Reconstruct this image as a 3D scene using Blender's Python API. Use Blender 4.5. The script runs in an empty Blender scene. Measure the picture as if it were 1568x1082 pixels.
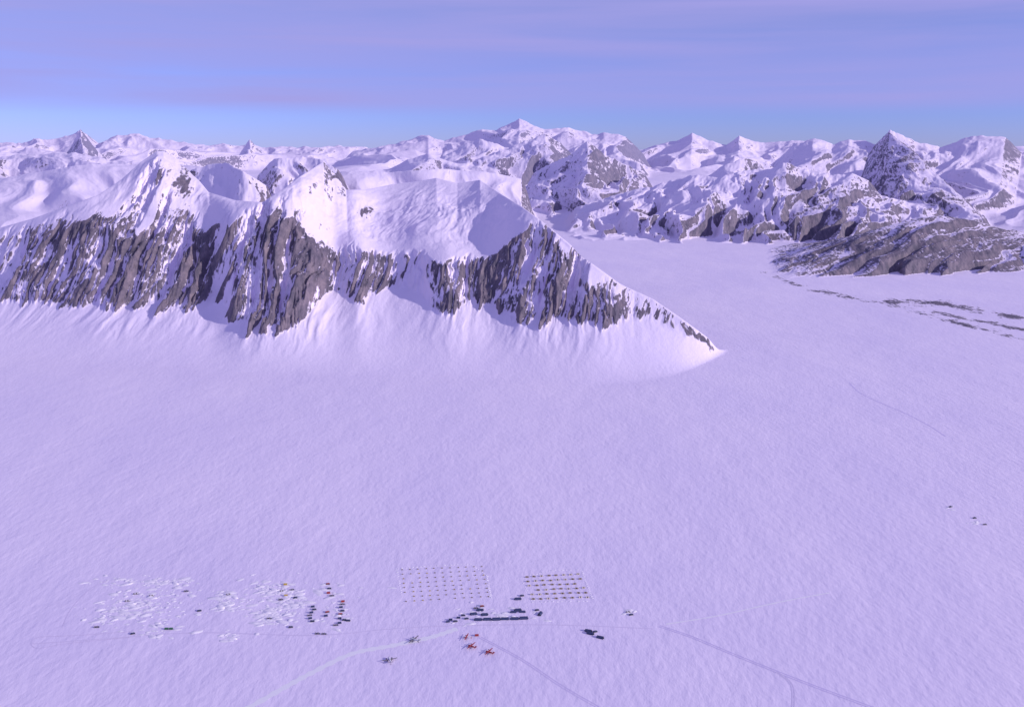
import bpy, math, random, time
import numpy as np
from mathutils import Vector
T0=time.time()
random.seed(7)
F=1358.0; U0=784.0; V0=541.0; PITCH=math.radians(13.1); CAMH=1000.0
CP,SP=math.cos(PITCH),math.sin(PITCH)
Q=1.0   # grid coarseness

def ray(u,v):
    a=(V0-v)/F; dy=CP+a*SP; dz=-SP+a*CP
    return (u-U0)/F/dy, dz/dy
def gp(u,v):
    tx,tz=ray(u,v); Y=-CAMH/tz
    return tx*Y,Y

# ---------------- noise ----------------
ang=np.random.RandomState(3).rand(256)*2*np.pi
GX=np.cos(ang).astype(np.float32); GY=np.sin(ang).astype(np.float32)
PERM=np.random.RandomState(5).permutation(256)
PERM=np.concatenate([PERM,PERM,PERM]).astype(np.int32)
def pn(x,y,seed=0):
    xf=np.floor(x); yf=np.floor(y)
    xi=(xf.astype(np.int32)+seed*17)&255; yi=(yf.astype(np.int32)+seed*31)&255
    fx=(x-xf).astype(np.float32); fy=(y-yf).astype(np.float32)
    ux=fx*fx*fx*(fx*(fx*6-15)+10); uy=fy*fy*fy*(fy*(fy*6-15)+10)
    def g(ix,iy,dx,dy):
        h=PERM[PERM[ix]+iy]
        return GX[h]*dx+GY[h]*dy
    a=g(xi,yi,fx,fy); b=g(xi+1,yi,fx-1,fy); c=g(xi,yi+1,fx,fy-1); d=g(xi+1,yi+1,fx-1,fy-1)
    return 1.5*(a+(b-a)*ux+(c-a)*uy+(a-b-c+d)*ux*uy)
def ridged(x,y,oct,seed=0,gain=0.5):
    s=0;amp=1;tot=0
    for o in range(oct):
        s=s+amp*(1-np.abs(pn(x,y,seed+o))*1.6); tot+=amp
        amp*=gain; x=x*2.03+11.3; y=y*2.03+7.1
    return s/tot
def fbm(x,y,oct,seed=0,gain=0.5):
    s=0;amp=1
    for o in range(oct):
        s=s+amp*pn(x,y,seed+o); amp*=gain; x=x*2.03+1.3; y=y*2.03+7.1
    return s
def sst(a,b,x):
    t=np.clip((x-a)/(b-a),0,1); return t*t*(3-2*t)
def smax(a,b,k):
    h=np.clip(0.5+0.5*(a-b)/k,0,1)
    return b+(a-b)*h+k*h*(1-h)

# ---------------- grid ----------------
ys=list(np.geomspace(200,3300,50))
ys+=list(np.arange(3310,7600,6.5*Q)); ys+=list(np.arange(7600,14000,14*Q)); ys+=list(np.arange(14000,34000,40*Q))
ys+=list(np.geomspace(34200,110000,40))
ys=np.array(ys)
fine=np.arange(-0.66,0.6601,0.0009*Q)
side=np.geomspace(0.68,2.6,14)
txs=np.concatenate([-side[::-1],fine,side])
NR,NC=len(ys),len(txs)
TX=np.broadcast_to(txs[None,:],(NR,NC)); YY=np.broadcast_to(ys[:,None],(NR,NC))
XX=TX*YY
Hh=np.zeros((NR,NC),np.float32); RK=np.full((NR,NC),-0.6,np.float32)
left=sst(0.02,-0.25,txs)[None,:]
base=(1-left)*(430*sst(9500,19000,YY))+left*(520*sst(6300,12500,YY))+230*sst(17000,32000,YY)
base=base+sst(9000,15000,YY)*60*fbm(XX/3000,YY/3000,3,40,.42)
Hh[:]=base

# generic ranges
SKY=[(-200,225),(0,222),(120,215),(250,220),(400,228),(560,230),(650,218),(700,220),(790,200),(870,205),(960,222),(1060,222),(1200,225),(1350,215),(1450,222),(1568,215),(1800,215)]
sx=np.array([ray(*p)[0] for p in SKY]); sz=np.array([ray(*p)[1] for p in SKY])
tzs=np.interp(txs,sx,sz)[None,:]
r0=np.searchsorted(ys,8500)
xx,yy=XX[r0:],YY[r0:]
wx=xx+700*fbm(xx/3500,yy/3500,2,60); wy=yy+700*fbm(xx/3500,yy/3500,2,70)
g=ridged(wx/5200,wy/5200,6,80,0.36)
g=np.clip(g-0.52,0,1)**1.15*1250*sst(12500,21000,yy)
valley=1-0.97*np.exp(-((TX[r0:]-0.15)/0.075)**2)*sst(26000,16000,yy)
g=g*valley
gen=base[r0:]+g-40
gen=np.minimum(gen,1000+(tzs-0.006)*yy)
new=smax(gen,Hh[r0:],40)
Hh[r0:]=new
RK[r0:]=np.where(gen>base[r0:]+20,-0.3,-0.6)

def ridge(pts,Y0,Y1,Wf,Wb,lam,amp,rockw,jag,seed,conc=1.3,bury=50,slant=0.0,k=45,edge=0.02,sm=0.7,gain=.42):
    k=min(k,bury)
    tp=np.array([ray(*p) for p in pts]); n=len(pts)
    Yp=np.linspace(Y0,Y1,n)
    tz=np.interp(txs,tp[:,0],tp[:,1])[None,:]; Yc=np.interp(txs,tp[:,0],Yp)[None,:]
    w=(sst(tp[0,0]-edge,tp[0,0]+0.002,txs)*sst(tp[-1,0]+edge,tp[-1,0]-0.002,txs))[None,:]
    a=np.searchsorted(ys,min(Y0,Y1)-Wf*1.4); b=np.searchsorted(ys,max(Y0,Y1)+Wb*1.2)
    cs=np.where(w[0]>0)[0]; c0,c1=cs[0],cs[-1]+1
    sl=(slice(a,b),slice(c0,c1))
    x,y=XX[sl],YY[sl]; tz=tz[:,c0:c1]; Yc=Yc[:,c0:c1]; w=w[:,c0:c1]
    xr=TX[sl]*Yc-slant*(y-Yc)
    wob=lam*0.35*fbm(x/lam,y/lam,2,seed+50)
    Ycw=Yc+lam*0.4*fbm(xr/lam*0.7,0*xr+3.3,2,seed+9)
    zc=1000+tz*Yc+jag*(ridged(xr/(lam*0.45),y/(lam*1.5)+seed*1.7,4,seed)-0.55)
    spur=ridged((xr+wob)/lam,y/(lam*2.6),2,seed+3)
    W=np.where(y<Ycw,Wf*(1-sm*.55+sm*spur),Wb)
    t=np.abs(Ycw-y)/W
    zb=base[sl]-bury
    p=np.clip(1-t,0,1)**conc
    h=zb+(zc-zb)*w*p
    rib=ridged((xr+wob)/lam,y/(lam*1.9),5,seed+20,gain)-0.55
    h=h+amp*rib*np.clip(5*t,0,1)*np.clip(1-t,0,1)**0.6*w*1.4
    h=np.where(t<1,h,zb-200)
    cur=Hh[sl]
    RK[sl]=np.where(h>cur,rockw-.24+0.6*rib,RK[sl])
    Hh[sl]=smax(h,cur,k)

# far skyline
ridge([(-150,222),(0,218),(25,220),(60,212),(90,213),(120,199),(150,217),(180,208),(210,206),(250,214),(300,222),(345,221),(380,222),(410,226),(450,226),(520,224),(560,226)],26000,27000,5000,5000,1700,220,-0.02,110,1)
ridge([(100,240),(123,198),(150,232)],22000,22000,2200,2500,900,200,0.1,50,2)
ridge([(365,238),(382,213),(402,236)],21000,21000,1800,2500,800,120,-0.1,50,3)
ridge([(540,232),(600,222),(625,213),(655,206),(680,215),(712,208),(738,198),(760,200),(795,182),(812,190),(832,198),(870,194),(905,205),(925,202),(958,210),(978,230)],23000,22000,5500,5000,1700,280,0.08,90,4)
ridge([(680,232),(740,212),(780,225),(835,205),(870,228)],17500,17500,2600,2500,900,190,0.14,70,5)
ridge([(980,232),(1005,222),(1040,215),(1060,204),(1085,216),(1112,221),(1132,209),(1172,219),(1215,216),(1245,212),(1275,218)],25000,24000,4500,4500,1500,200,-0.05,70,6)
ridge([(820,262),(850,248),(872,236),(900,217),(925,236),(950,248),(985,266)],14500,14500,2300,2000,650,180,0.10,50,7,gain=.48)
ridge([(590,262),(625,245),(655,235),(700,250),(760,255)],16500,16000,2200,2000,900,120,0.08,40,8)
# right big range
ridge([(1170,262),(1195,240),(1215,218),(1245,214),(1275,222),(1300,212),(1325,211),(1345,222),(1362,200),(1380,208),(1400,216),(1440,224),(1475,212),(1500,208),(1540,210),(1565,232),(1600,222),(1700,215)],16500,15000,4200,4500,1300,180,0.02,70,9)
ridge([(1335,226),(1362,201),(1392,226),(1430,262),(1470,298),(1503,330)],13500,10500,1900,1500,480,130,0.16,50,10,slant=-.3,gain=.5)
ridge([(1080,272),(1110,252),(1140,242),(1175,250),(1200,262)],13500,13500,1600,1500,600,90,0.05,40,11)
# left mids
ridge([(-150,255),(0,240),(60,236),(110,232),(160,243),(200,250)],15000,14000,3200,3000,1200,150,0.08,60,12)
ridge([(-150,292),(0,275),(60,262),(140,252),(230,252),(300,258)],11000,10500,2600,2500,1300,60,-0.3,30,13)
ridge([(290,262),(320,252),(345,248),(372,262),(410,285)],8600,8000,1500,1600,600,70,-0.1,30,14)
ridge([(400,262),(420,243),(455,240),(490,243),(520,262)],11000,10500,1500,1500,500,80,0.12,30,15)
ridge([(520,262),(600,262),(680,258),(760,265),(800,275)],11500,11500,1800,2000,1000,60,-0.2,30,16)
ridge([(805,310),(830,303),(860,305),(890,315)],13300,13300,500,700,200,30,0.42,12,17,bury=12)
# right middle ridge
ridge([(885,318),(905,312),(950,296),(1000,285),(1060,268),(1100,270),(1130,262),(1180,258),(1205,248),(1240,261),(1275,268),(1305,266),(1330,277),(1350,300),(1400,312),(1430,322)],11800,10800,1750,2500,420,120,-0.06,30,18,conc=1.0,slant=.15,gain=.48)
# dark mound right
ridge([(1168,405),(1200,392),(1260,374),(1340,350),(1400,334),(1440,329),(1490,337),(1540,352),(1600,362),(1750,372)],8000,8500,1150,1500,380,46,0.60,10,19,conc=.75,bury=18,k=14,sm=.3,gain=.5,slant=.8)
ridge([(1480,402),(1540,384),(1600,370),(1750,365)],7800,7700,600,700,300,40,0.2,20,20,sm=.4,bury=20)

# ------------- main massif -------------
A=[(-200,540),(0,548),(200,562),(400,572),(600,577),(800,583),(900,592),(1000,583),(1060,568),(1100,545),(1125,534)]
B=[(-200,470),(-60,450),(0,450),(80,466),(150,478),(200,468),(285,464),(325,444),(362,494),(400,498),(450,490),(488,468),(515,432),(545,468),(572,438),(600,436),(640,454),(690,482),(730,458),(765,462),(810,492),(870,484),(932,494),(960,484),(1010,492),(1040,510),(1100,539),(1125,531)]
E=[(-200,400),(0,378),(60,352),(100,342),(150,324),(190,318),(240,338),(300,334),(345,336),(385,327),(420,314),(450,322),(470,346),(500,372),(520,392),(545,376),(560,382),(600,388),(650,394),(700,400),(750,387),(780,360),(820,345),(832,347),(870,378),(900,405),(950,441),(1000,464),(1040,492),(1100,533),(1125,529)]
C=[(-200,372),(-60,352),(0,348),(50,334),(100,316),(150,298),(185,275),(215,248),(240,231),(250,231),(268,241),(290,262),(305,276),(320,294),(360,306),(400,309),(430,292),(460,269),(495,247),(515,268),(530,290),(560,290),(600,282),(640,277),(668,272),(700,280),(735,275),(770,298),(800,316),(830,338),(870,371),(900,398),(950,434),(1000,457),(1040,484),(1100,528),(1125,527)]
def line(P):
    q=np.array([ray(*p) for p in P]); return np.interp(txs,q[:,0],q[:,1])
tA,tB,tE,tC=map(line,(A,B,E,C))
def ker(s):
    k=np.exp(-0.5*(np.arange(-3*s,3*s+1)/s)**2); return k/k.sum()
def smo(a,s):
    k=ker(s); p=len(k)//2; return np.convolve(np.pad(a,p,mode='edge'),k,'valid')
tA=smo(tA,18); tB=smo(tB,11); tE=smo(tE,8)
Uc=U0+F*txs*0.99
YA=-CAMH/tA
s1=0.27; YB=(CAMH+s1*YA)/(s1-tB); zB=CAMH+tB*YB
s2=0.85; YE=(CAMH-zB+s2*YB)/(s2-tE); zE=CAMH+tE*YE
s3=np.interp(Uc,[-200,100,200,250,300,380,430,495,560,620,700,735,780,830,900,1125],[.5,.5,.6,.62,.5,.3,.45,.45,.28,.27,.28,.3,.36,.5,.7,.7])
YC=(CAMH-zE+s3*YE)/(s3-tC); zC=CAMH+tC*YC
YC=smo(YC,8); 
wm=sst(1122,1085,Uc)[None,:]
ra=np.searchsorted(ys,3300); rb=np.searchsorted(ys,8800)
sl=(slice(ra,rb),slice(None)); y=YY[sl]; tx=TX[sl]; x=XX[sl]
yB=YB[None];zb=zB[None];yE=YE[None];ze=zE[None];yC=YC[None]; zc=(CAMH+tC*YC)[None]; yA=YA[None]
t=np.clip((y-yA)/(yB-yA),0,None)
capv=0.38*(ze-zb)+8
apx=zb*1.53*(t-1)
ap=np.where(t<1,zb*t**1.7,zb+capv*np.tanh(apx/np.maximum(capv,1)))
ap=np.where(y>yE,-100,ap)
slant=np.interp(Uc,[-200,250,400,800,1100],[.5,.45,.25,.14,-.1])[None]
xr=tx*4800-slant*(y-yB)
xr=xr+70*pn(xr/520,y/1500,88)+45*pn(x/330,y/420,89)
wob=14*fbm(x/120,y/120,2,90)
rb1=ridged((xr+wob)/200,y/1100,2,91)-0.55
rb2=ridged((xr+wob)/82,y/480,3,95,0.6)-0.55
rb3=ridged((xr+wob)/28,y/110,3,101,0.6)-0.55
rel=np.clip((ze-zb)/260,0.05,1.15)
rib=rel*(92*rb1+66*rb2+25*rb3)
apn=ap+rel*4*fbm(xr/60,y/260,2,130)*sst(0.2,1,t)+rel*10*(rb1+.6*rb2)*sst(.35,1,t)
cl=zb+s2*(y-yB)+rib
tt=np.clip((y-yE)/(yC-yE+1e-3),0,1)
s3c=(zc-ze)/np.maximum(yC-yE,5)
topn=26*fbm(x/420,y/420,4,110)+9*ridged(xr/60,y/200,3,115)
uu=U0+F*tx*0.995
hump=30*np.exp(-((uu-738)/18)**2)*sst(0.5,0.95,tt)-34*np.exp(-((uu-697)/20)**2)*np.exp(-((tt-.75)/.16)**2)
hump=hump-34*np.exp(-((uu-580)/30)**2)*np.exp(-((tt-.5)/.3)**2)+78*np.exp(-np.abs((uu-262+25*(1-tt))/38)**1.3)+36*np.exp(-np.abs((uu-497+45*(1-tt))/34)**1.5)+20*np.exp(-np.abs((uu-420)/30)**1.5)+30*np.exp(-np.abs((uu-640)/30)**1.5)
top=ze+s3c*(y-yE)+(topn+hump)*np.sin(np.pi*np.clip(tt,0,1))*np.clip((zc-ze)/150,0,1)
back=zc-0.55*(y-yC)+12*fbm(x/200,y/200,3,120)*np.clip((y-yC)/100,0,1)
def smin(a,b,k): return -smax(-a,-b,k)
m=smin(smin(cl,top,16),back,10)
iscliff=(cl<top+6)
f=smax(m,apn,7)
f=np.where(y<=yA,0,f)
cur=Hh[sl]
fm=np.where(y<yC,np.maximum(f,cur),smax(f,cur,15))
take=f>cur
expo=sst(-2,12,m-apn)
rbs=rb2*0.95+rb1*0.8+rb3*0.65
rk=np.where(iscliff,-0.37+1.95*rbs+.36*fbm(x/330,y/330,2,150),-0.62+0.25*rb2)
rk=rk*expo-0.6*(1-expo)
rk=np.where(y>yC+15,-0.3,rk)
RK[sl]=np.where(take&(wm>.3),rk,RK[sl])
Hh[sl]=cur+(fm-cur)*wm
Hh[YY<3600]=np.where(Hh[YY<3600]<0.3,0,Hh[YY<3600])

# ------------- slopes and rock score -------------
dzdtx=np.gradient(Hh,axis=1)/np.gradient(txs)[None,:]
dzdX=dzdtx/YY
dzdY=np.gradient(Hh,axis=0)/np.gradient(ys)[:,None]-dzdX*TX
slope=np.hypot(dzdX,dzdY)
score=RK+0.85*(np.clip(slope,0,1.3)-0.62)+0.34*np.clip(-dzdX,-1,1)
# rock outcrops by location
tzv=(Hh-CAMH)/YY
aa=(tzv*CP+SP)/(CP-tzv*SP); VV=V0-F*aa; UU=U0+F*TX*(CP+aa*SP)
for (u,v,ru,rv,w_) in [(284,282,14,34,.85),(268,324,30,8,.45),(130,328,50,14,.45),(60,350,60,16,.35),(514,270,6,6,.7),(522,296,8,6,.7),(735,288,12,9,.75),(565,322,18,7,.7),(690,376,60,11,.65),(790,365,30,18,.45),(430,328,22,9,.4),
    (225,280,30,34,-.55),(485,320,26,36,-.6),(440,285,25,22,-.3),
    (1270,310,60,32,.42),(1385,228,28,20,.25),(1445,285,25,25,.25),(1330,385,170,36,.3),(1230,345,60,16,.35),(600,300,50,16,-.4),(1030,300,60,26,-.5),(350,315,30,18,-.4),(1330,442,200,12,-.7),(1130,300,40,20,-.25)]:
    score+=w_*np.exp(-((UU-u)/ru)**2-((VV-v)/rv)**2)*(YY<16000)
def pdist(poly):
    d=np.full(UU.shape,1e9,np.float32)
    for (a,b),(c,e) in zip(poly[:-1],poly[1:]):
        px,py=c-a,e-b; L=px*px+py*py
        s=np.clip(((UU-a)*px+(VV-b)*py)/L,0,1)
        d=np.minimum(d,np.hypot(UU-a-s*px,(VV-b-s*py)*1.6))
    return d
near=(YY>4000)&(YY<9000)&(TX>0.2)
for poly,wd,st in [([(1170,417),(1230,440),(1300,455),(1380,470),(1450,490),(1568,520),(1700,550)],6,.62),([(1360,462),(1450,466),(1568,490),(1700,510)],9,.76),([(1430,478),(1568,505),(1700,530)],6,.66)]:
    d=pdist(poly); mk=near&(slope<0.45)
    nz=fbm(XX/180,YY/180,3,140)
    score=np.where(mk,np.maximum(score,st*np.exp(-(d/wd)**2)*(0.75+0.7*nz)-0.3),score)
score=np.clip(score,-1,1.2).astype(np.float32)
print("heights",time.time()-T0,NR,NC)

def mat(name,col,rough=.6,metal=0.0):
    m=bpy.data.materials.new(name); m.use_nodes=True
    n=m.node_tree.nodes; l=m.node_tree.links; b=n['Principled BSDF']
    tc=n.new('ShaderNodeTexCoord'); nz=n.new('ShaderNodeTexNoise'); nz.inputs['Scale'].default_value=1.5; nz.inputs['Detail'].default_value=4
    l.new(tc.outputs['Object'],nz.inputs['Vector'])
    r=n.new('ShaderNodeValToRGB'); r.color_ramp.elements[0].color=(*[c*.75 for c in col],1); r.color_ramp.elements[1].color=(*[min(1,c*1.2) for c in col],1)
    l.new(nz.outputs['Fac'],r.inputs['Fac']); l.new(r.outputs['Color'],b.inputs['Base Color'])
    b.inputs['Roughness'].default_value=rough; b.inputs['Metallic'].default_value=metal
    return m
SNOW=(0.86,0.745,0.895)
# ------------- terrain material -------------
M=bpy.data.materials.new("snow_and_rock"); M.use_nodes=True
n=M.node_tree.nodes; l=M.node_tree.links; bs=n['Principled BSDF']
tc=n.new('ShaderNodeTexCoord')
def mapping(sc,rot=0):
    mp=n.new('ShaderNodeMapping'); mp.inputs['Scale'].default_value=sc; mp.inputs['Rotation'].default_value=(0,0,rot)
    l.new(tc.outputs['Object'],mp.inputs['Vector']); return mp
def noise(mp,scale,detail,rough=.5):
    q=n.new('ShaderNodeTexNoise'); q.inputs['Scale'].default_value=scale; q.inputs['Detail'].default_value=detail; q.inputs['Roughness'].default_value=rough
    l.new(mp.outputs[0],q.inputs['Vector']); return q
def math_(op,a,b=None,c=None):
    q=n.new('ShaderNodeMath'); q.operation=op
    for i,s in enumerate((a,b,c)):
        if s is None: continue
        if isinstance(s,(int,float)): q.inputs[i].default_value=s
        else: l.new(s,q.inputs[i])
    return q.outputs[0]
at=n.new('ShaderNodeAttribute'); at.attribute_name='rock'
iso=mapping((1,1,1)); strk=mapping((1,.36,.5),math.radians(-12))
n1=noise(strk,0.045,6,.7); n2=noise(iso,0.006,4,.6)
sc_=math_('ADD',at.outputs['Fac'],math_('MULTIPLY',math_('SUBTRACT',n1.outputs['Fac'],0.5),2.1))
sc_=math_('ADD',sc_,math_('MULTIPLY',math_('SUBTRACT',n2.outputs['Fac'],0.5),0.7))
mr=n.new('ShaderNodeMapRange'); mr.interpolation_type='SMOOTHSTEP'; mr.inputs['From Min'].default_value=0.08; mr.inputs['From Max'].default_value=0.42
l.new(sc_,mr.inputs['Value'])
rc=n.new('ShaderNodeValToRGB'); e=rc.color_ramp.elements
e[0].position=.3; e[0].color=(0.055,0.05,0.085,1); e[1].position=.74; e[1].color=(0.30,0.23,0.27,1)
x_=e.new(.5); x_.color=(0.15,0.12,0.165,1)
n3=noise(strk,0.02,5,.7); l.new(n3.outputs['Fac'],rc.inputs['Fac'])
# aerial haze painted into the rock colour: paler, bluer with distance
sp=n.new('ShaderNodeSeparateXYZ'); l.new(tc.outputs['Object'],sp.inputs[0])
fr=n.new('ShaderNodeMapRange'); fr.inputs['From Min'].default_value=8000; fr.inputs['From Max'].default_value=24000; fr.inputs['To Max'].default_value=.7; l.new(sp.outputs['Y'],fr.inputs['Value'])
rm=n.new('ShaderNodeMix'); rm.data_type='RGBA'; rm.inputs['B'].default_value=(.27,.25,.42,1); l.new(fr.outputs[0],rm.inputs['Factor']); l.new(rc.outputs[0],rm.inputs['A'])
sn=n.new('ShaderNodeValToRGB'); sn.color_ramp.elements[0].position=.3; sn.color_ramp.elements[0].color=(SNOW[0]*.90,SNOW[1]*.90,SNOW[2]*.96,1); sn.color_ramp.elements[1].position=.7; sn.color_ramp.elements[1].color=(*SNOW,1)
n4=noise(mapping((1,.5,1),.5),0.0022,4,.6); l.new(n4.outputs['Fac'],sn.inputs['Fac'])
mx=n.new('ShaderNodeMix'); mx.data_type='RGBA'
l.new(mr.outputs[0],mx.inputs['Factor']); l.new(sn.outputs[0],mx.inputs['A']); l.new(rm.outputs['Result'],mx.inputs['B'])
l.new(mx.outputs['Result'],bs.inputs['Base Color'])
bs.inputs['Roughness'].default_value=.75
s1n=noise(mapping((1,.5,1),math.radians(35)),0.06,4,.55); s2n=noise(mapping((1,.6,1),math.radians(-15)),0.011,1,.5)
sh=math_('ADD',math_('MULTIPLY',s1n.outputs['Fac'],1.95),math_('MULTIPLY',s2n.outputs['Fac'],2.8))
rh=math_('MULTIPLY',n1.outputs['Fac'],13.0)
hm=n.new('ShaderNodeMix'); hm.data_type='FLOAT'
l.new(mr.outputs[0],hm.inputs['Factor']); l.new(sh,hm.inputs['A']); l.new(rh,hm.inputs['B'])
bp=n.new('ShaderNodeBump'); bp.inputs['Strength'].default_value=1; bp.inputs['Distance'].default_value=1
l.new(hm.outputs['Result'],bp.inputs['Height']); l.new(bp.outputs[0],bs.inputs['Normal'])

# ------------- terrain mesh -------------
co=np.empty((NR*NC,3),np.float32); co[:,0]=XX.ravel(); co[:,1]=YY.ravel(); co[:,2]=Hh.ravel()
idx=np.arange(NR*NC,dtype=np.int32).reshape(NR,NC)
fq=np.stack([idx[:-1,:-1],idx[:-1,1:],idx[1:,1:],idx[1:,:-1]],-1).reshape(-1,4)
me=bpy.data.meshes.new("glacier_terrain"); me.vertices.add(NR*NC); me.vertices.foreach_set('co',co.ravel())
me.loops.add(len(fq)*4); me.loops.foreach_set('vertex_index',fq.ravel())
me.polygons.add(len(fq)); me.polygons.foreach_set('loop_start',np.arange(0,len(fq)*4,4,dtype=np.int32))
me.update(calc_edges=True)
me.polygons.foreach_set('use_smooth',np.ones(len(fq),bool))
at_=me.attributes.new('rock','FLOAT','POINT'); at_.data.foreach_set('value',score.ravel())
me.materials.append(M)
ob=bpy.data.objects.new("glacier_and_mountains_terrain",me); bpy.context.collection.objects.link(ob)
print("mesh",time.time()-T0)

# ================= objects =================
class MB:
    def __init__(s): s.v=[];s.f=[];s.m=[]
    def add(s,vs,fs,m):
        o=len(s.v); s.v+=[tuple(p) for p in vs]; s.f+=[tuple(i+o for i in q) for q in fs]; s.m+=[m]*len(fs)
    def box(s,c,d,m,tp=(1,1),rz=0,top_shift=0):
        vs=[]
        for k in (-1,1):
            for a,b in ((-1,-1),(1,-1),(1,1),(-1,1)):
                fx,fy=(tp if k>0 else (1,1)); px=a*d[0]/2*fx+(top_shift if k>0 else 0); py=b*d[1]/2*fy
                vs.append((c[0]+px*math.cos(rz)-py*math.sin(rz),c[1]+px*math.sin(rz)+py*math.cos(rz),c[2]+k*d[2]/2))
        s.add(vs,[(3,2,1,0),(4,5,6,7),(0,1,5,4),(1,2,6,5),(2,3,7,6),(3,0,4,7)],m)
    def loft(s,secs,m,nseg=10):  # secs (x,y,z,ry,rz)
        vs=[];fs=[]
        for (x,y,z,ry,rz) in secs:
            for i in range(nseg):
                a=2*math.pi*i/nseg; vs.append((x,y+ry*math.cos(a),z+rz*math.sin(a)))
        for k in range(len(secs)-1):
            for i in range(nseg):
                j=(i+1)%nseg; fs.append((k*nseg+i,k*nseg+j,(k+1)*nseg+j,(k+1)*nseg+i))
        fs.append(tuple(range(nseg))[::-1]); fs.append(tuple((len(secs)-1)*nseg+i for i in range(nseg)))
        s.add(vs,fs,m)
    def wing(s,p,root,tip,th,m,vert=False):
        vs=[]
        for (x,y,z,c,t) in ((p[0],p[1],p[2],root,th),(p[0]+tip[0],p[1]+tip[1],p[2]+tip[2],tip[3],th*.5)):
            for dx,dt in ((.5,0),(.2,.5),(-.5,0),(.2,-.5)):
                vs.append((x+dx*c,y+(dt*t if vert else 0),z+(0 if vert else dt*t)))
        s.add(vs,[(0,1,2,3),(7,6,5,4),(0,4,5,1),(1,5,6,2),(2,6,7,3),(3,7,4,0)],m)
    def arch(s,c,L,W,Hh,m,cap,rz=0,nseg=8):
        vs=[];fs=[]
        for k,xx in enumerate((-L/2,L/2)):
            for i in range(nseg+1):
                a=math.pi*i/nseg; py=W/2*math.cos(a); pz=Hh*math.sin(a)**.8
                vs.append((c[0]+xx*math.cos(rz)-py*math.sin(rz),c[1]+xx*math.sin(rz)+py*math.cos(rz),c[2]+pz))
        for i in range(nseg): fs.append((i,i+1,nseg+2+i,nseg+1+i))
        s.add(vs,fs,m); s.add(vs,[tuple(range(nseg,-1,-1)),tuple(range(nseg+1,2*nseg+2))],cap)
    def mesh(s,name,mats):
        me=bpy.data.meshes.new(name); me.from_pydata(s.v,[],s.f)
        for q in mats: me.materials.append(q)
        me.polygons.foreach_set('material_index',s.m); me.update(); return me
def put(name,me,u,v,rz=0,sc=1,z=0):
    o=bpy.data.objects.new(name,me); X,Y=gp(u,v); o.location=(X,Y,z); o.rotation_euler=(0,0,rz); o.scale=(sc,sc,sc)
    bpy.context.collection.objects.link(o); return o

mRed=mat('red_paint',(0.42,0.045,0.04),.4); mBlue=mat('navy_fabric',(0.04,0.055,0.15),.7); mDark=mat('black_rubber',(0.03,0.03,0.035),.7)
mWhite=mat('white_paint',(0.75,0.73,0.76),.4); mGrey=mat('grey_metal',(0.25,0.25,0.28),.4,.3); mGlass=mat('dark_glass',(0.03,0.04,0.06),.15)
mYel=mat('yellow_paint',(0.6,0.42,0.08),.5); mTan=mat('tan_canvas',(0.36,0.27,0.18),.8); mGreen=mat('green_paint',(0.04,0.16,0.08),.5)
mCream=mat('cream_canvas',(0.65,0.56,0.45),.8); mPal=mat('weathered_crate',(0.22,0.19,0.2),.8)

def aircraft(name,L,S,high,m):
    b=MB(); R=L*.075; z=R*1.9
    b.loft([(L*.5,0,z-.1*R,R*.12,R*.12),(L*.475,0,z-.05*R,R*.45,R*.45),(L*.43,0,z,R*.75,R*.8),(L*.36,0,z+.1*R,R,R*1.1),(L*.1,0,z+.1*R,R,R*1.15),(-L*.12,0,z+.12*R,R*.95,R*1.1),(-L*.3,0,z+.35*R,R*.6,R*.75),(-L*.5,0,z+.75*R,R*.12,R*.25)],0,12)
    b.box((L*.385,0,z+R*.85),(L*.05,R*1.5,R*.5),3,(.6,.8))
    for sgn in (1,-1):
        b.box((L*.08,sgn*R*.99,z+R*.45),(L*.36,.1,R*.3),3)
        wz=z+R*1.25 if high else z-R*.55
        b.wing((L*.12,0,wz),L*.17,(-L*.01,sgn*S/2,0 if high else R*.9,L*.1),R*.35,1)
        ny=sgn*S*.17; nz=wz-(R*.15 if high else -.15*R)
        b.loft([(L*.33,ny,nz,R*.1,R*.1),(L*.31,ny,nz,R*.38,R*.38),(L*.22,ny,nz,R*.45,R*.5),(L*.1,ny,nz,R*.35,R*.4),(L*-.02,ny,nz,R*.1,R*.12)],1,8)
        for a in range(4):
            an=a*math.pi/2+.5; rr=R*1.05
            b.box((L*.335,ny+math.cos(an)*rr*.5,nz+math.sin(an)*rr*.5),(.1,abs(math.cos(an))*rr+.15,abs(math.sin(an))*rr+.15),3)
        if high: b.box((L*.12,sgn*S*.11,z),(.25,S*.16,.2),2)
        b.box((L*.17,ny*.75,.18),(L*.2,R*.55,.2),2,(.8,.8)); b.box((L*.17,ny*.75,nz*.5+.1),(.3,.3,nz),2)
        b.wing((-L*.44,0,z+R*.8),L*.11,(-L*.02,sgn*S*.17,0,L*.07),R*.2,1)
    b.box((L*.42 if high else -L*.42,0,.18),(L*.1,R*.5,.18),2); b.box((L*.42 if high else -L*.42,0,z*.5),(.22,.22,z),2)
    b.wing((-L*.42,0,z+R*.6),L*.17,(-L*.06,0,L*.19,L*.08),R*.22,0,True)
    return b.mesh(name,m)
pRed=aircraft('red_plane',20,28,True,[mRed,mRed,mGrey,mGlass])
pRW=aircraft('red_white_plane',19,26,True,[mWhite,mRed,mGrey,mGlass])
pGr=aircraft('grey_plane',24,33,False,[mWhite,mPal,mDark,mGlass])
put('twin_engine_ski_plane',pGr,635,981,2.6); put('twin_engine_ski_plane',pGr,597,1012,1.9,.95)
put('red_ski_plane',pRW,716,977,2.9); put('red_ski_plane',pRed,723,991,2.55); put('red_ski_plane',pRed,750,1000,2.6)

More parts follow.
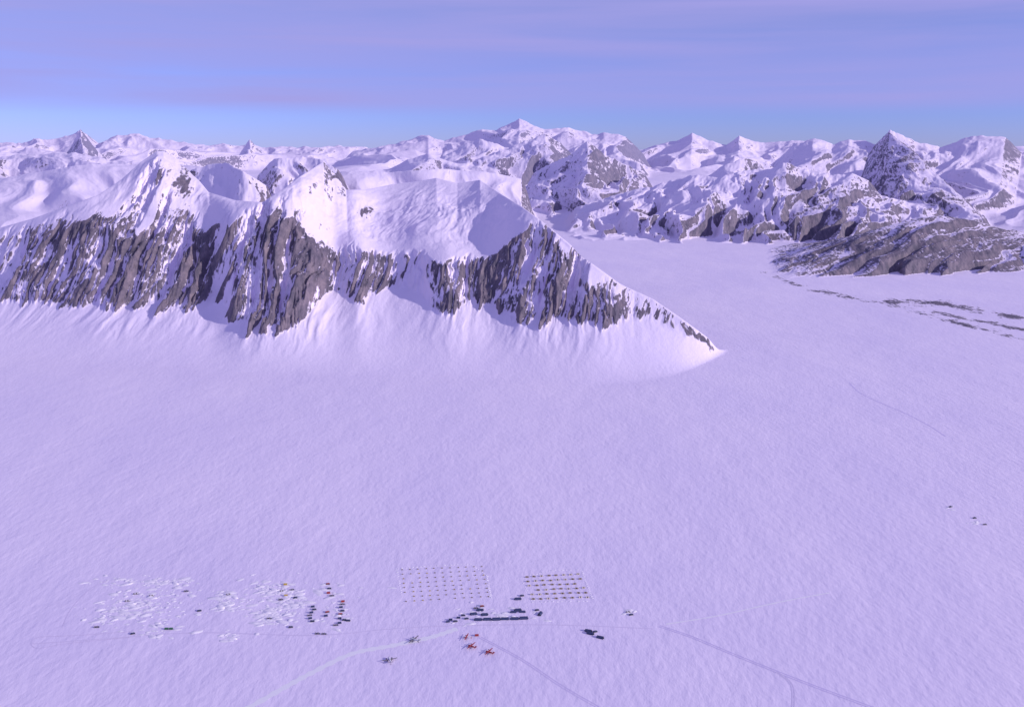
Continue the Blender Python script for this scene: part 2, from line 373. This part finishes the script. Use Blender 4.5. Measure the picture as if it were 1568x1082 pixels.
def barrel(L,W,H):
    b=MB(); b.arch((0,0,0),L,W,H,0,1,nseg=12)
    k=int(L//3)
    for i in range(k+1): b.arch((-L/2+i*L/k,0,0),.3,W+.25,H+.12,2,2,nseg=12)
    for e in (-1,1):
        b.box((e*(L/2+.2),0,1.1),(.12,1.4,2.2),3); b.box((e*(L/2+.9),0,1.1),(1.3,2,2.3),1,(1,.7))
    for i in range(3):
        for sg in (-1,1): b.box((-L/3+i*L/3,sg*W*.47,1.4),(1.2,.2,.8),4)
    return b.mesh('barrel',[mBlue,mBlue,mDark,mWhite,mGlass])
b22=barrel(16.5,8,4.8); b12=barrel(12,7,4)
for i,(u,v) in enumerate([(732,948.7),(746,948.2),(760,948.1),(773,947.5),(788,947.3),(802,946.5)]): put('long_tent_building',b22,u,v,.02+.04*((i*7)%3-1),.93+.05*(i%3))
for u,v in [(786,937),(800,936.6)]: put('long_tent_building',b22,u,v,.02,.75)
for u,v,r in [(793,917,.1),(793,934,.1),(827,940,1.2),(904,970,-.4),(919,976,-.4),(901,966,-.3),(735,934,0),(742,941,.1),(725,940,.2)]: put('tent_building',b12,u,v,r,1.1)

def tractor(c):
    b=MB()
    for sg in (-1,1):
        b.loft([(-3.2,sg*1.5,.75,.45,.35),(-2.6,sg*1.5,.7,.5,.68),(2.6,sg*1.5,.7,.5,.68),(3.2,sg*1.5,.75,.45,.35)],1,8)
        for i in range(5): b.box((-2.2+i*1.1,sg*2.02,.6),(.7,.08,.7),2)
    b.box((0,0,1.35),(6,2.2,.5),0); b.box((1.2,0,2.4),(2.2,2.4,1.7),0,(.8,.85)); b.box((1.25,0,2.6),(2.3,2.2,.8),3,(.85,.85))
    b.box((1.2,0,3.3),(1.9,2.1,.12),4); b.box((-1.6,0,1.8),(2.6,2.6,.6),0); b.box((3.9,0,.8),(.2,4.4,1.2),2,(1,.95)); b.box((3.4,0,.9),(1,1.2,.25),2)
    return b.mesh('tractor',[c,mDark,mGrey,mGlass,mWhite])
def container(c):
    b=MB(); b.box((0,0,1.55),(6,2.4,2.5),0)
    for i in range(12):
        for sg in (-1,1): b.box((-2.75+i*.5,sg*1.24,1.55),(.22,.1,2.3),0)
    for a in (-1,1):
        for q in (-1,1): b.box((a*2.98,q*1.2,1.55),(.2,.2,2.66),1)
    for q in (-.55,.55): b.box((3.04,q,1.55),(.08,1,2.3),0); b.box((3.12,q*.4,1.55),(.06,.06,2.2),1)
    for q in (-.9,.9): b.box((0,q,.14),(7,.4,.2),1,(.9,1))
    return b.mesh('container',[c,mGrey])
def sled(c):
    b=MB(); b.box((0,0,.6),(8,2.8,.25),1)
    for q in (-1.1,1.1): b.box((0,q,.2),(8.8,.35,.35),2,(.9,1))
    for i,(w,h) in enumerate([(1.6,1.5),(1.9,1.1),(1.5,1.8),(1.4,1.0)]): b.box((-2.9+i*2,0,.73+h/2),(w,2.2,h),0 if i%2 else 3,(.95,.95))
    b.box((5,0,.5),(2.2,.15,.15),2)
    return b.mesh('sled',[c,mGrey,mDark,mPal])
MT={c:tractor(m_) for c,m_ in (('r',mRed),('b',mBlue))}
MC={c:container(m_) for c,m_ in (('r',mRed),('b',mBlue),('g',mGreen),('y',mYel))}
MS={c:sled(m_) for c,m_ in (('r',mRed),('b',mBlue),('w',mWhite))}
for k,c,u,v,r in [('t','r',502,894,.2),('t','b',504,901,.2),('c','r',503,908,.1),('s','b',508,912,.1),('t','r',501,937,.4),('c','r',525,921,.2),('s','b',524,925,.2),('t','r',521,940,.3),
  ('c','b',479,929,.2),('t','b',481,933,.2),('c','b',477,938,.3),('s','b',474,942,.2),('c','b',475,947,.2),('t','b',478,951,.1),('c','b',522,930,.2),('t','b',524,935,.2),('c','b',520,947,.2),('t','b',527,949,.1),('c','b',499,943,.2),('t','b',533,950,0),('c','b',520,954,.2),('s','b',514,957,.1),
  ('c','y',437,895,.1),('s','w',432,905,.1),('c','y',438,912,.1),('t','b',445,960,.2),('s','b',486,970,0),('s','b',496,970.5,0),('t','b',305,935,.3),('c','g',255,963,0),('c','g',262,963,0),
  ('c','b',690,949,.1),('t','b',697,951,.2),('c','b',702,946,0),('t','b',709,942,.1),('s','b',729,931,.1),('t','r',738,928,.2),('t','b',714,947,.2),('c','b',686,952,.3),('t','b',822,934,.3),
  ('t','b',911,967,.3),('t','b',799,912,.3),('s','w',962,937,.3),('t','b',966,941,.3),('t','b',1455,776,.3),('t','b',1492,793,.2),('s','b',1508,803,.1),('s','b',148,960,.1),('t','b',203,970,.4),('s','w',208,909,.2),('s','b',285,905,.2),('c','r',730,973,.1),
  ('s','b',447,903,.4),('s','b',430,918,.1),('t','b',452,915,.1),('s','w',195,920,.2),('s','w',232,912,.3),('s','b',412,947,.1),('s','w',350,910,.3)]:
    nm={'t':'snow_tractor','c':'cargo_container','s':'cargo_sled'}[k]
    put(nm,{'t':MT,'c':MC,'s':MS}[k][c],u,v,r,1.3)

def field(name,c00,c10,c11,c01,nu,nv,L,W,H,mats,skip,rz):
    b=MB()
    for j in range(nv):
        for i in range(nu):
            if random.random()<skip: continue
            a=i/(nu-1); q=j/(nv-1)
            u=(c00[0]*(1-a)+c10[0]*a)*(1-q)+(c01[0]*(1-a)+c11[0]*a)*q; v=(c00[1]*(1-a)+c10[1]*a)*(1-q)+(c01[1]*(1-a)+c11[1]*a)*q
            X,Y=gp(u,v); X+=random.uniform(-1,1); Y+=random.uniform(-1.2,1.2); r=rz+random.uniform(-.2,.2)
            k=random.random()
            m0=0 if k<.6 else 1
            b.arch((X,Y,0),L,W,H,m0,2,r); b.arch((X,Y,0),L*.25,W*1.03,H*1.03,2,2,r)
            b.box((X+math.cos(r)*L*.52,Y+math.sin(r)*L*.52,H*.35),(.3,W*.4,H*.7),2,(1,.6),r)
    me=b.mesh(name,mats); o=bpy.data.objects.new(name,me); bpy.context.collection.objects.link(o)
field('small_tent_rows',(616,872),(738,867),(748,913),(622,920),11,8,3.4,2.6,1.8,[mTan,mYel,mDark],.06,0)
field('large_tent_rows',(807,883),(885,879),(900,914),(816,917),8,6,7.5,4.2,2.8,[mTan,mCream,mDark],.03,0)

def lumps(name,items):
    b=MB()
    for (X,Y,r,h) in items:
        n_=9; vs=[(X,Y,h)]; th=random.uniform(-.6,.6); el=random.uniform(1.1,2.6)
        for k,(rr,hh) in enumerate(((.35,.85),(.7,.45),(1.05,-.05))):
            for i in range(n_):
                a=2*math.pi*i/n_+k*.3; q=r*rr*random.uniform(.7,1.3); px=q*math.cos(a)*el; py=q*math.sin(a)
                vs.append((X+px*math.cos(th)-py*math.sin(th),Y+px*math.sin(th)+py*math.cos(th),h*hh*random.uniform(.7,1.2) if hh>0 else -.1))
        fs=[(0,1+i,1+(i+1)%n_) for i in range(n_)]
        for k in range(2):
            for i in range(n_):
                j=(i+1)%n_; a=1+k*n_; fs.append((a+i,a+n_+i,a+n_+j,a+j))
        b.add(vs,fs,0)
    me=b.mesh(name,[mSn]); me.polygons.foreach_set('use_smooth',[True]*len(me.polygons))
    o=bpy.data.objects.new(name,me); bpy.context.collection.objects.link(o)
mSn=mat('piled_snow',(0.9,0.79,0.93),.8)
it=[]
for u0,v0,u1,v1,nn in [(160,884,300,896,100),(150,895,300,960,220),(325,905,362,935,90),(338,968,362,982,22),(395,888,460,915,100),(395,930,425,952,60),(420,905,460,945,90),(200,960,260,975,22),(485,890,535,960,50),(145,925,165,960,14),(955,934,972,941,8),(1448,774,1462,782,6),(1485,792,1512,806,10),(330,890,480,960,80),(690,925,830,952,45),(150,920,240,945,40)]:
    for _ in range(nn):
        uu_=random.gauss((u0+u1)/2,(u1-u0)*.3); vv_=random.gauss((v0+v1)/2,(v1-v0)*.3)
        X,Y=gp(uu_,vv_); r=random.uniform(1.2,2.8)*(1+random.random()**3*2.4); it.append((X,Y,r,r*random.uniform(.14,.36)))
lumps('snow_mounds',it)
it=[]
def along(poly,step,r):
    for (a,b),(c,d) in zip(poly[:-1],poly[1:]):
        X0,Y0=gp(a,b);X1,Y1=gp(c,d); k=max(1,int(math.hypot(X1-X0,Y1-Y0)/step))
        for i in range(k):
            t=i/k; q=r*random.uniform(.6,1.3); it.append((X0+(X1-X0)*t+random.uniform(-1,1),Y0+(Y1-Y0)*t+random.uniform(-1,1),q,q*.5))
along([(610,870),(660,866),(720,863),(745,880),(752,917)],8,1.8); along([(607,872),(618,925)],11,1.4)
along([(797,884),(850,872),(890,872),(908,918)],8,1.7); along([(797,884),(815,921),(905,920)],9,1.5)
lumps('snow_block_walls',it)

def strip(name,pts,w,m,z,gap=None):
    P=[gp(*p) for p in pts]; out=[]
    P=[P[0]]+P+[P[-1]]
    for i in range(1,len(P)-2):
        for k in range(14):
            t=k/14; o=[]
            for d in (0,1):
                p0,p1,p2,p3=P[i-1][d],P[i][d],P[i+1][d],P[i+2][d]
                o.append(.5*((2*p1)+(-p0+p2)*t+(2*p0-5*p1+4*p2-p3)*t*t+(-p0+3*p1-3*p2+p3)*t**3))
            out.append(o)
    out.append(P[-1]); b=MB()
    for off,ww in ([(0,w)] if gap is None else [(-gap/2,w),(gap/2,w)]):
        vs=[];fs=[]
        for i,(X,Y) in enumerate(out):
            a=out[max(0,i-1)];c=out[min(len(out)-1,i+1)]; dx,dy=c[0]-a[0],c[1]-a[1]; L=math.hypot(dx,dy)+1e-6; nx,ny=-dy/L,dx/L
            jw=ww*(1+.25*math.sin(i*1.7)); 
            vs+= [(X+nx*(off-jw/2),Y+ny*(off-jw/2),z),(X+nx*(off+jw/2),Y+ny*(off+jw/2),z)]
            if i: fs.append((2*i-2,2*i,2*i+1,2*i-1))
        b.add(vs,fs,0)
    me=b.mesh(name,[m]); o=bpy.data.objects.new(name,me); bpy.context.collection.objects.link(o)
mLt=mat('groomed_snow',(0.98,0.87,0.99),.7); mDk=mat('packed_snow_track',(0.66,0.56,0.82),.8); mTr=mat('old_snow_track',(0.74,0.64,0.83),.8)
strip('groomed_snow_runway',[(360,1095),(430,1055),(480,1028),(540,1000),(600,988),(660,975),(700,962)],14,mLt,.12)
strip('snow_road',[(50,985),(150,978),(300,968),(480,972),(600,962),(700,957),(850,956),(1000,962)],3,mTr,.16)
strip('vehicle_track',[(1010,958),(1060,975),(1120,1000),(1190,1028),(1260,1055),(1350,1088)],2.6,mDk,.2,6)
strip('vehicle_track',[(1190,1028),(1213,1050),(1214,1095)],2.0,mTr,.24,4)
strip('vehicle_track',[(1020,955),(1100,942),(1190,922),(1270,907)],3.6,mLt,.2)
strip('vehicle_track',[(735,975),(800,1010),(860,1050),(930,1090)],1.8,mDk,.2,5)
strip('vehicle_track',[(200,966),(120,972),(60,975),(48,985),(60,992),(100,985),(200,975)],1.8,mTr,.24)
strip('vehicle_track',[(1300,585),(1315,600),(1345,615),(1385,632),(1420,650),(1448,668)],4.5,mDk,.2)
strip('vehicle_track',[(95,960),(110,930),(140,900),(165,888)],1.4,mTr,.28)

# ------------- light, sky -------------
EL=math.radians(20); AZ=math.radians(-20)
d=Vector((math.cos(EL)*math.cos(AZ),math.cos(EL)*math.sin(AZ),math.sin(EL)))
s=bpy.data.lights.new('sun','SUN'); s.energy=3.45; s.angle=math.radians(.5); s.color=(1,.92,.90)
so=bpy.data.objects.new('sun',s); so.rotation_euler=d.to_track_quat('Z','Y').to_euler(); bpy.context.collection.objects.link(so)
w=bpy.data.worlds.new('World'); bpy.context.scene.world=w; w.use_nodes=True
n=w.node_tree.nodes; l=w.node_tree.links; bg=n['Background']
sk=n.new('ShaderNodeTexSky'); sk.sky_type='NISHITA'; sk.sun_disc=False; sk.sun_elevation=EL; sk.sun_rotation=math.atan2(d.x,d.y); sk.altitude=1500; sk.dust_density=.2; sk.ozone_density=3
tc=n.new('ShaderNodeTexCoord'); sep=n.new('ShaderNodeSeparateXYZ'); l.new(tc.outputs['Generated'],sep.inputs[0])
tr=n.new('ShaderNodeMapRange'); tr.data_type='FLOAT'; tr.interpolation_type='SMOOTHSTEP'; tr.inputs['From Min'].default_value=.0; tr.inputs['From Max'].default_value=.25; l.new(sep.outputs['Z'],tr.inputs['Value'])
tint=n.new('ShaderNodeMix'); tint.data_type='RGBA'; tint.inputs['A'].default_value=(.62,.68,1.65,1); tint.inputs['B'].default_value=(.92,.85,1.15,1); l.new(tr.outputs[0],tint.inputs['Factor'])
tn=n.new('ShaderNodeMix'); tn.data_type='RGBA'; tn.blend_type='MULTIPLY'; tn.inputs['Factor'].default_value=1
l.new(sk.outputs[0],tn.inputs['A']); l.new(tint.outputs['Result'],tn.inputs['B'])
mp=n.new('ShaderNodeMapping'); mp.inputs['Scale'].default_value=(1.0,1.0,16); mp.inputs['Rotation'].default_value=(0,math.radians(1.6),0); l.new(tc.outputs['Generated'],mp.inputs[0])
nz=n.new('ShaderNodeTexNoise'); nz.inputs['Scale'].default_value=1.7; nz.inputs['Detail'].default_value=5; nz.inputs['Roughness'].default_value=.5; nz.inputs['Distortion'].default_value=.4; l.new(mp.outputs[0],nz.inputs['Vector'])
m1=n.new('ShaderNodeMapRange'); m1.interpolation_type='SMOOTHSTEP'; m1.inputs['From Min'].default_value=.028; m1.inputs['From Max'].default_value=.052; l.new(sep.outputs['Z'],m1.inputs['Value'])
m2=n.new('ShaderNodeMapRange'); m2.inputs['From Min'].default_value=.28; m2.inputs['From Max'].default_value=.72; m2.inputs['To Min'].default_value=.3; m2.inputs['To Max'].default_value=1.0; l.new(nz.outputs['Fac'],m2.inputs['Value'])
mm=n.new('ShaderNodeMath'); mm.operation='MULTIPLY'; l.new(m1.outputs[0],mm.inputs[0]); l.new(m2.outputs[0],mm.inputs[1])
cm=n.new('ShaderNodeMix'); cm.data_type='RGBA'; cm.inputs['B'].default_value=(3.8,3.6,7.9,1)
l.new(mm.outputs[0],cm.inputs['Factor']); l.new(tn.outputs['Result'],cm.inputs['A']); l.new(cm.outputs['Result'],bg.inputs['Color']); bg.inputs['Strength'].default_value=.1

cam=bpy.data.cameras.new('camera'); cam.sensor_width=36; cam.lens=36*F/1568; cam.clip_start=1; cam.clip_end=400000
co_=bpy.data.objects.new('camera',cam); co_.location=(0,0,CAMH); co_.rotation_euler=(math.pi/2-PITCH,0,0); bpy.context.collection.objects.link(co_)
sc=bpy.context.scene; sc.camera=co_; sc.view_settings.view_transform='Standard'; sc.view_settings.look='None'; sc.view_settings.exposure=0
print("done",time.time()-T0)
